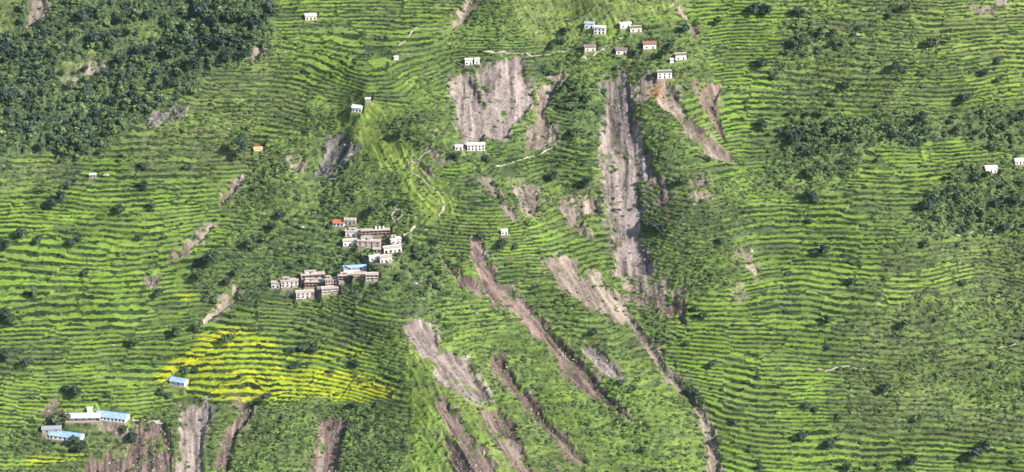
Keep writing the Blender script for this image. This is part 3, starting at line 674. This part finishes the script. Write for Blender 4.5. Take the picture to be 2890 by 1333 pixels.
# unit crowns: radius about 1, bottom near z .4
CROWNS = [leaf_cloud(crown_lobes(s, 7, .62, (.75,1.5), .5), 420, .11, s) for s in (1,2,3,4)]
TALL = [leaf_cloud(crown_lobes(s, 7, .38, (.7,2.6), .48), 420, .11, s) for s in (5,6)]
SMALL = [leaf_cloud(crown_lobes(s, 5, .55, (.6,1.2), .5), 110, .19, s) for s in (11,12,13,14,15)]
BUSH = [leaf_cloud(crown_lobes(s, 3, .5, (.1,.42), .5), 46, .25, s, .75, .3) for s in (21,22,23,24,25,26)]
LOWB = [leaf_cloud(crown_lobes(s, 5, .6, (.15,.6), .5), 260, .13, s, .8) for s in (31,32,33)]
LEAF = {k: mat(k+'_foliage', c, .35, .9, .75, rnd=.22, spec=.2) for k, c in
        {'dark':(.048,.078,.050),'green':(.075,.120,.050),'olive':(.085,.105,.055),'blue':(.038,.064,.056)}.items()}
M_STUFF = mat('mixed_foliage', (0,0,0), .35, .7, .8, attr='tint', spec=.2)
def trunk_mesh(h, r0, seed, crown_r):
    rr = random.Random(seed); V = []; F = []
    def tube(p, q, ra, rb, n=6, segs=3):
        p = np.array(p, float); q = np.array(q, float); dv = q-p; dn = dv/np.linalg.norm(dv)
        u = np.cross(dn, (0.3,1,0.2)); u /= np.linalg.norm(u); v_ = np.cross(dn, u); b0 = len(V)
        for k in range(segs+1):
            t = k/segs; c = p+dv*t + u*(.05*h*math.sin(t*3.1)*rr.uniform(-1,1)*.4); ra_ = ra+(rb-ra)*t
            for i in range(n): V.append(tuple(c + (u*math.cos(6.283*i/n)+v_*math.sin(6.283*i/n))*ra_))
        for k in range(segs):
            for i in range(n): F.append((b0+k*n+i, b0+k*n+(i+1)%n, b0+(k+1)*n+(i+1)%n, b0+(k+1)*n+i))
    tube((0,0,-.8), (rr.uniform(-.1,.1)*h,0,h*.8), r0, r0*.55)
    for i in range(4):
        a = i*1.57+rr.random(); tube((0,0,h*(.45+.1*i)), (crown_r*.6*math.cos(a), crown_r*.6*math.sin(a), h*(.85+.12*i)), r0*.45, r0*.15)
    return V, F
PROTO = {}
def proto(kind):
    if kind in PROTO: return PROTO[kind]
    shape, colr, i = kind
    src = {'tree':CROWNS,'tall':TALL,'bush':LOWB}[shape]; V, F = src[i % len(src)]
    crown = raw_mesh('crown', V, F, LEAF[colr])
    tm = None
    if shape != 'bush':
        tv, tf = trunk_mesh(1.0 if shape == 'tree' else 1.3, .065, i, .8); tm = raw_mesh('trunk', tv, tf, M_BARK, True)
    PROTO[kind] = (crown, tm); return PROTO[kind]
PLANTS = []
def plant(px, py, size, shape='tree', colr='dark', lift=0):
    PLANTS.append([px, py, size, shape, colr, lift])
T1 = [  # px, py (centre of crown), diameter px, shape, colour
 (483,150,46,'tree','dark'),(552,172,44,'tree','blue'),(492,228,34,'tree','dark'),(345,163,48,'tree','dark'),(395,135,44,'tree','dark'),(425,138,34,'tree','dark'),
 (270,108,46,'tree','blue'),(300,96,40,'tree','dark'),(325,90,34,'tree','dark'),(40,150,46,'tree','dark'),(12,135,44,'tree','blue'),(16,272,44,'tree','dark'),(36,262,34,'tree','blue'),(233,40,44,'tree','blue'),(255,30,34,'tree','dark'),
 (568,28,52,'tree','blue'),(600,50,46,'tree','dark'),(655,45,44,'tree','green'),(692,38,50,'tree','green'),(720,60,44,'tree','dark'),(625,120,44,'tree','blue'),(673,118,46,'tree','dark'),(705,98,40,'tree','green'),
 (645,160,36,'tree','dark'),(690,150,36,'tree','dark'),(590,110,36,'tree','blue'),(505,105,34,'tree','green'),(217,402,38,'tree','green'),(277,318,36,'tree','blue'),(320,285,34,'tree','dark'),(160,390,34,'tree','green'),
 (130,250,34,'tree','green'),(95,330,34,'tree','dark'),(200,245,30,'tree','green'),(60,60,30,'bush','green'),(345,55,36,'tree','green'),(420,40,36,'tree','dark'),(480,60,32,'tree','green'),(150,150,30,'tree','green'),(110,190,32,'tree','dark'),(240,190,28,'tree','dark'),
 (410,518,30,'tall','dark'),(340,590,38,'tree','dark'),(146,566,46,'tree','blue'),(175,552,36,'tree','dark'),(433,580,30,'tree','green'),(200,684,34,'bush','dark'),(218,676,30,'bush','dark'),
 (63,658,38,'tree','dark'),(109,672,34,'tree','dark'),(14,690,38,'tree','dark'),(392,668,28,'tree','green'),(588,735,46,'tree','dark'),(99,824,30,'tall','green'),(80,834,24,'bush','dark'),(447,824,34,'tree','dark'),
 (237,772,30,'bush','dark'),(344,716,30,'bush','green'),(16,886,46,'tree','dark'),(35,900,36,'tree','green'),(192,520,22,'tall','dark'),(565,775,36,'tree','green'),(400,470,32,'bush','dark'),(530,472,30,'bush','dark'),
 (16,998,40,'tree','dark'),(75,1022,36,'tree','dark'),(380,962,40,'tree','green'),(212,1104,44,'tree','dark'),(192,1098,30,'bush','dark'),(155,1178,46,'bush','olive'),(178,1183,46,'bush','olive'),(233,1256,44,'tree','dark'),(215,1248,34,'tree','green'),
 (455,1112,30,'bush','dark'),(480,1115,26,'bush','green'),(372,1232,42,'tree','dark'),(350,1215,32,'bush','green'),(526,1050,32,'bush','dark'),(552,1046,26,'bush','dark'),(752,1114,38,'tree','dark'),(310,1112,24,'bush','green'),
 (820,988,34,'bush','dark'),(850,984,38,'bush','dark'),(880,988,34,'bush','dark'),(835,1030,34,'bush','dark'),(1005,1022,30,'tree','dark'),(997,1144,30,'bush','dark'),(1115,1112,24,'bush','dark'),(640,958,40,'tree','green'),(500,935,38,'tree','green'),(560,920,36,'tree','green'),
 (795,606,36,'tree','dark'),(1046,594,34,'tree','dark'),(770,640,30,'tree','dark'),(840,560,28,'bush','green'),(700,690,34,'tree','green'),(930,640,26,'bush','dark'),(1115,570,28,'bush','dark'),(1130,780,30,'tree','green'),(1180,720,32,'tree','green'),(1230,680,28,'bush','dark'),(1200,830,30,'bush','green'),(640,790,32,'tree','dark'),(670,770,30,'tree','green'),
 (1126,378,30,'tree','green'),(1558,500,34,'tree','dark'),(1839,632,42,'tree','dark'),(1862,648,36,'tree','blue'),(1996,448,26,'bush','dark'),(1930,508,34,'tree','green'),(2029,679,28,'bush','dark'),(1657,516,34,'tree','dark'),(1690,592,18,'bush','dark'),(1735,592,14,'bush','dark'),(1732,560,13,'bush','dark'),
 (1360,665,28,'tree','dark'),(1418,690,34,'tree','dark'),(1455,695,30,'bush','dark'),(1350,480,26,'bush','green'),(1495,600,16,'bush','dark'),(1290,440,30,'tree','green'),(1375,445,30,'tree','dark'),(1330,452,26,'bush','green'),
 (1677,935,30,'tree','dark'),(1958,1105,38,'tree','dark'),(1972,1132,34,'tree','green'),(2029,1240,34,'tree','olive'),(1788,1098,34,'bush','green'),(2009,1028,28,'bush','dark'),(2069,1190,26,'bush','dark'),(1938,970,24,'bush','dark'),(1985,885,30,'tree','green'),(1960,876,26,'bush','green'),(1750,1080,26,'bush','dark'),(1820,1270,28,'bush','green'),(1550,1245,22,'bush','green'),
 (2128,22,44,'tree','dark'),(2160,26,44,'tree','blue'),(2152,176,44,'tree','dark'),(2152,346,40,'tree','dark'),(1590,86,34,'tree','dark'),(1934,80,36,'tree','dark'),(1867,150,32,'tree','dark'),(1788,148,28,'tree','dark'),(1890,130,28,'tree','dark'),(1585,115,30,'tree','green'),(1560,130,28,'tree','green'),(2025,60,30,'tree','green'),
 (2257,32,40,'tree','dark'),(2265,108,40,'tree','green'),(2240,118,32,'tree','green'),(2245,390,48,'tree','dark'),(2226,370,34,'tree','green'),(2630,120,44,'tree','olive'),(2675,110,24,'tall','green'),(2526,188,34,'tree','dark'),(2548,200,26,'bush','dark'),(2719,272,44,'tree','dark'),(2605,328,32,'tree','dark'),
 (2387,238,34,'tree','olive'),(2818,222,32,'tree','green'),(2779,202,34,'tree','dark'),(2359,118,32,'tree','olive'),(2597,212,26,'bush','dark'),(2700,366,36,'tree','olive'),(2288,427,34,'tree','dark'),(2395,382,32,'tree','dark'),(2427,78,28,'bush','dark'),(2510,43,28,'bush','dark'),(2553,20,32,'tree','dark'),
 (2344,293,26,'bush','green'),(2815,174,26,'bush','dark'),(2181,218,26,'bush','dark'),(2284,488,42,'tree','green'),(2288,546,42,'tree','dark'),(2300,566,34,'bush','dark'),(2328,700,40,'tree','dark'),(2300,712,30,'bush','dark'),(2621,576,42,'tree','dark'),(2613,687,34,'bush','green'),
 (2755,500,34,'tree','dark'),(2834,643,38,'tree','dark'),(2811,572,34,'tree','dark'),(2866,560,44,'tree','dark'),(2720,798,34,'bush','olive'),(2280,624,28,'bush','dark'),(2225,774,26,'bush','dark'),(2407,798,32,'bush','dark'),(2650,620,30,'bush','dark'),(2480,450,24,'bush','green'),
 (2755,1278,46,'tree','dark'),(2780,1260,36,'tree','olive'),(2569,1300,42,'tree','dark'),(2597,1180,26,'tall','green'),(2260,1230,34,'tree','dark'),(2340,1250,38,'tree','dark'),(2276,1144,32,'bush','dark'),(2300,1154,26,'bush','dark'),(2367,1172,28,'bush','green'),
 (2498,1094,36,'tree','dark'),(2336,899,30,'tree','green'),(2336,978,28,'bush','dark'),(2557,910,34,'tree','green'),(2391,1318,34,'tree','green'),(2803,1033,30,'bush','olive'),(2150,1320,24,'bush','dark'),(2480,1310,24,'bush','green'),(2640,900,26,'bush','olive'),(2860,1300,26,'bush','green'),
]
for t in T1: plant(*t)
LM = [(1740,120,'the hilltop hamlet'),(1876,211,'the lone hamlet-side white house'),(1330,175,'the paired slide-top white houses'),(1340,415,'the slide-foot white houses'),
 (1580,450,'the main landslide'),(1045,670,'the upper village houses'),(900,800,'the lower village row'),(300,1178,'the blue-roofed long building'),(183,1235,'the lowest blue-roofed building'),
 (500,1075,'the lone blue-roofed hut'),(800,1050,'the yellow fields'),(729,418,'the orange tent'),(1007,308,'the white crest house'),(930,430,'the grey crag'),(470,325,'the pale rock outcrop'),
 (878,48,'the cream top-edge house'),(2798,478,'the right-slope white house'),(2600,800,'the bright right-hand strips'),(1950,1080,'the stony ravine'),(1424,655,'the narrow white hut'),
 (2000,750,'the right-hand scrub gap'),(265,495,'the small stone hut'),(230,210,'the forest\'s inner pale scar'),(90,40,'the pale scar at top left'),(740,100,'the forest\'s right edge'),(2600,1150,'the lower-right olive slope'),(2640,120,'the yellowish top-right terraces'),
 (2421,100,'the grey flat boulder'),(850,1200,'the brown forked bottom slide'),(100,750,'the far-left terraces'),(2250,600,'the right-of-centre terraces'),(2820,1300,'the bottom right corner'),(2100,20,'the top edge past the hamlet'),(400,1200,'the eroded brown bank')]
CW = {'dark':'dark-green','green':'mid-green','olive':'olive-green','blue':'blue-green'}
ORD = ['','leftmost of {n}','second from left of {n}','third from left of {n}','fourth from left of {n}','fifth from left of {n}','sixth from left of {n}','seventh from left of {n}','eighth from left of {n}']
NUM = {2:'two',3:'three',4:'four',5:'five',6:'six',7:'seven',8:'eight'}
def auto_labels(items):
    keys = {}
    for it in items:
        px, py, s, shape, colr = it[:5]
        d, lx, ly, nm = min((math.hypot(px-a, (py-b)), a, b, n) for a, b, n in LM)
        dx, dy = px-lx, py-ly
        dr = 'right next to' if d < 28 else (('below' if dy > 0 else 'above') if abs(dy) > 1.6*abs(dx) else ('right of' if dx > 0 else 'left of') if abs(dx) > 1.6*abs(dy) else ('below-' if dy > 0 else 'above-')+('right of' if dx > 0 else 'left of'))
        sz = 'large' if s >= 42 else 'mid-sized' if s >= 32 else 'small'
        kd = {'tree':'round tree','tall':'slender tree','bush':'bush'}[shape]
        keys.setdefault((sz, CW[colr], kd, dr, nm), []).append(it)
    for (sz, cw, kd, dr, nm), its in keys.items():
        its.sort(key=lambda q: q[0])
        for k, it in enumerate(its):
            lb = f'{sz} {cw} {kd} {dr} {nm}'
            if len(its) > 1: lb += ', ' + ORD[k+1].format(n=NUM[len(its)])
            it.append(lb)
auto_labels(PLANTS)
first = {}
def place_plant(px, py, size, shape, colr, lift, label, i):
    r = size*K*.5; hc = {'tree':1.15,'tall':1.7,'bush':.4}[shape]*r
    x, y, z = cast(Z, px, py + hc*.9/K); z -= .1*r
    k = (shape, colr, i % 3); cr, tm = proto(k)
    nm = 'bush' if shape == 'bush' else 'tree'
    if shape == 'bush':
        o = link('bush', cr, None, (x, y, z)); 
    else:
        o = bpy.data.objects.new('tree', None); COL.objects.link(o); o.location = (x, y, z)
        link('crown', cr, o); link('trunk', tm, o)
    rr = random.Random(i); q = r*rr.uniform(.95,1.12)
    o.scale = (q*rr.uniform(.95,1.2), q, q*rr.uniform(.85,1.1)); o.rotation_euler = (0, 0, rr.random()*6.28)
    tag(o, label, nm, 'bushes dotted over the terraces' if nm == 'bush' else 'separate trees on the hillside')
for i, t in enumerate(PLANTS): place_plant(*t, i)
# the lone tall tree by the orange tent
x, y, z = cast(Z, 690, 462); lone = bpy.data.objects.new('tree', None); COL.objects.link(lone); lone.location = (x, y, z)
tag(lone, 'tall lone tree with bare trunk and oval crown left of the orange tent', 'tree', 'separate trees on the hillside')
V, F = leaf_cloud(crown_lobes(5, 8, .42, (.7,2.7), .52), 1300, .085, 5); V = V*np.array([6.2,6.2,5.4]) + np.array([-1.4,0,5.5]); link('crown', raw_mesh('crown', V, F, LEAF['dark']), lone)
tv, tf = trunk_mesh(13, .42, 77, 3); link('trunk', raw_mesh('trunk', tv, tf, M_BARK, True), lone)

def scatter(name, protos, dens, n, rmin, rmax, cols, seed, label, cat, squash=(.8,1.1), wide=1.0, follow=0.0):
    g_ = np.random.default_rng(seed); m = n*60
    x = g_.uniform(-470, 470, m); y = g_.uniform(-240, 255, m)
    keep = g_.random(m) < sample(dens, x, y); x, y = x[keep][:n], y[keep][:n]; z = sample(Z, x, y); n = len(x)
    r = g_.uniform(rmin, rmax, n)*np.where(g_.random(n) < .15, 1.35, 1); cols = np.array(cols); ci = g_.integers(0, len(cols), n)
    Vs, Fs, Cs = [], [], []; off = 0; pk = g_.integers(0, len(protos), n); sq = g_.uniform(*squash, n)
    for p in range(len(protos)):
        q = np.where(pk == p)[0]; V, F = protos[p]
        if len(q) == 0: continue
        a = g_.uniform(0, 6.28, len(q)); c, s = np.cos(a), np.sin(a)
        W = np.empty((len(q), len(V), 3), np.float32)
        W[...,0] = (V[:,0][None]*c[:,None] - V[:,1][None]*s[:,None])*r[q][:,None]*wide + x[q][:,None]
        W[...,1] = (V[:,0][None]*s[:,None] + V[:,1][None]*c[:,None])*r[q][:,None] + y[q][:,None]
        W[...,2] = V[:,2][None]*(r[q]*sq[q])[:,None] + (z[q] - .15*r[q])[:,None]
        Vs.append(W.reshape(-1,3)); Fs.append((F[None] + (np.arange(len(q))*len(V))[:,None,None]).reshape(-1,4) + off); off += len(q)*len(V)
        loc = np.stack([sample(C[..., k_], x[q], y[q]) for k_ in range(3)], -1)
        tint = (lerp(cols[ci[q]], loc, follow))*g_.uniform(.6,1.45,len(q))[:,None]; Cs.append(np.repeat(tint, len(V), 0))
    o = link(name, raw_mesh(name, np.concatenate(Vs), np.concatenate(Fs), M_STUFF, False, np.concatenate(Cs)))
    tag(o, label, cat, kind='stuff')
clear = (1-np.clip(pad*1.5, 0, 1))
fd = np.clip(F_**1.5*(.12+1.0*ss(-.25, .3, fbm(X/22, Y/20, 3, 110))), 0, 1)*(1-SM)*clear
fdr = fd*(PX > 1000)*(1-.5*T_) + .25*fd*(PX <= 1000)*(PX > 560)*(PY > 500)
scatter('thicket', SMALL, np.clip(fdr*1.6, 0, 1), 1500, 1.2, 3.2, [(.050,.085,.045),(.075,.125,.050),(.060,.090,.050),(.105,.155,.058)], 15, 'loose thickets of taller shrubs in the overgrown parts of the slope', 'shrubs')
scatter('woodland', SMALL, fd*(PX <= 1000)*(PY < 500), 3000, 1.4, 3.9, [(.055,.085,.052),(.080,.125,.052),(.048,.078,.060),(.115,.160,.058),(.085,.125,.065)], 5, 'dense blue-green mountain forest covering the upper left slope', 'forest')
sdn = np.clip(S_*1.0*(1-.55*F_)*(.35+1.2*scr+.9*ss(.0,.5,fbm(X/14, Y/12, 3, 111))) + .35*hedge, 0, 1)*(1-.92*SM)*clear*np.where(riser > .3, 1.2, .55 + .4*(1-T_))
scatter('scrub', BUSH, sdn, 46000, .55, 1.9, [(.060,.095,.042),(.090,.145,.045),(.130,.190,.055),(.105,.150,.060),(.045,.075,.042)], 6, 'low green scrub and weeds growing all over the hillside', 'scrub', (.6,1.0), 1.45, .55)
scatter('weeds', BUSH[:3], np.clip((riser > .4)*.5*T_ + .12*(1-SM)*(1-T_), 0, 1)*(1-SM)*clear, 30000, .4, 1.15, [(.035,.056,.030),(.055,.088,.036),(.095,.130,.050)], 8, 'weeds and tufts growing on the terrace banks', 'weeds', (.6,1.1), 1.5)
# rubble in the slides
def rubble(n, seed):
    g_ = np.random.default_rng(seed); m = n*30; x = g_.uniform(-400,400,m); y = g_.uniform(-200,215,m)
    keep = sample(SM, x, y) > .5; x, y = x[keep][:n], y[keep][:n]; z = sample(Z, x, y); n = len(x)
    B = np.array([(-1,-1,-.6),(1,-1,-.6),(1,1,-.6),(-1,1,-.6),(-.7,-.6,.7),(.6,-.8,.6),(.7,.7,.8),(-.8,.6,.5)]); Fb = np.array([(3,2,1,0),(4,5,6,7),(0,1,5,4),(1,2,6,5),(2,3,7,6),(3,0,4,7)])
    s = g_.uniform(.15,.45,n)*np.where(g_.random(n) < .06, 2.2, 1); V = (B[None]*s[:,None,None]*g_.uniform(.7,1.3,(n,8,1))) + np.stack([x,y,z],-1)[:,None]
    o = link('rubble', raw_mesh('rubble', V.reshape(-1,3), (Fb[None]+(np.arange(n)*8)[:,None,None]).reshape(-1,4), M_STONE)); tag(o, 'loose stones strewn over the bare landslide beds', 'stones', kind='stuff')
rubble(5000, 9)
# ------------------------------------------------------------------ thin mountain air
hz = MB(); zb, zt = float(Z.min())-3, float(max(Z.max(), CAM[2])) + 60
hz.box(XS[0]-30, XS[-1]+30, min(CAM[1]-60, YS[0]-30), YS[-1]+30, zb, zt)
hm = bpy.data.materials.new('air'); hm.use_nodes = True; ht = hm.node_tree; ht.nodes.remove(ht.nodes['Principled BSDF'])
pv = ht.nodes.new('ShaderNodeVolumePrincipled'); pv.inputs['Density'].default_value = 0.000008; pv.inputs['Color'].default_value = (.75,.86,1,1)
ht.links.new(pv.outputs[0], ht.nodes['Material Output'].inputs['Volume'])
tag(hz.build('haze', hm), 'faint bluish haze in the valley air', 'haze', kind='stuff')
print('objects', len(bpy.data.objects), 'terrain verts', len(VV))
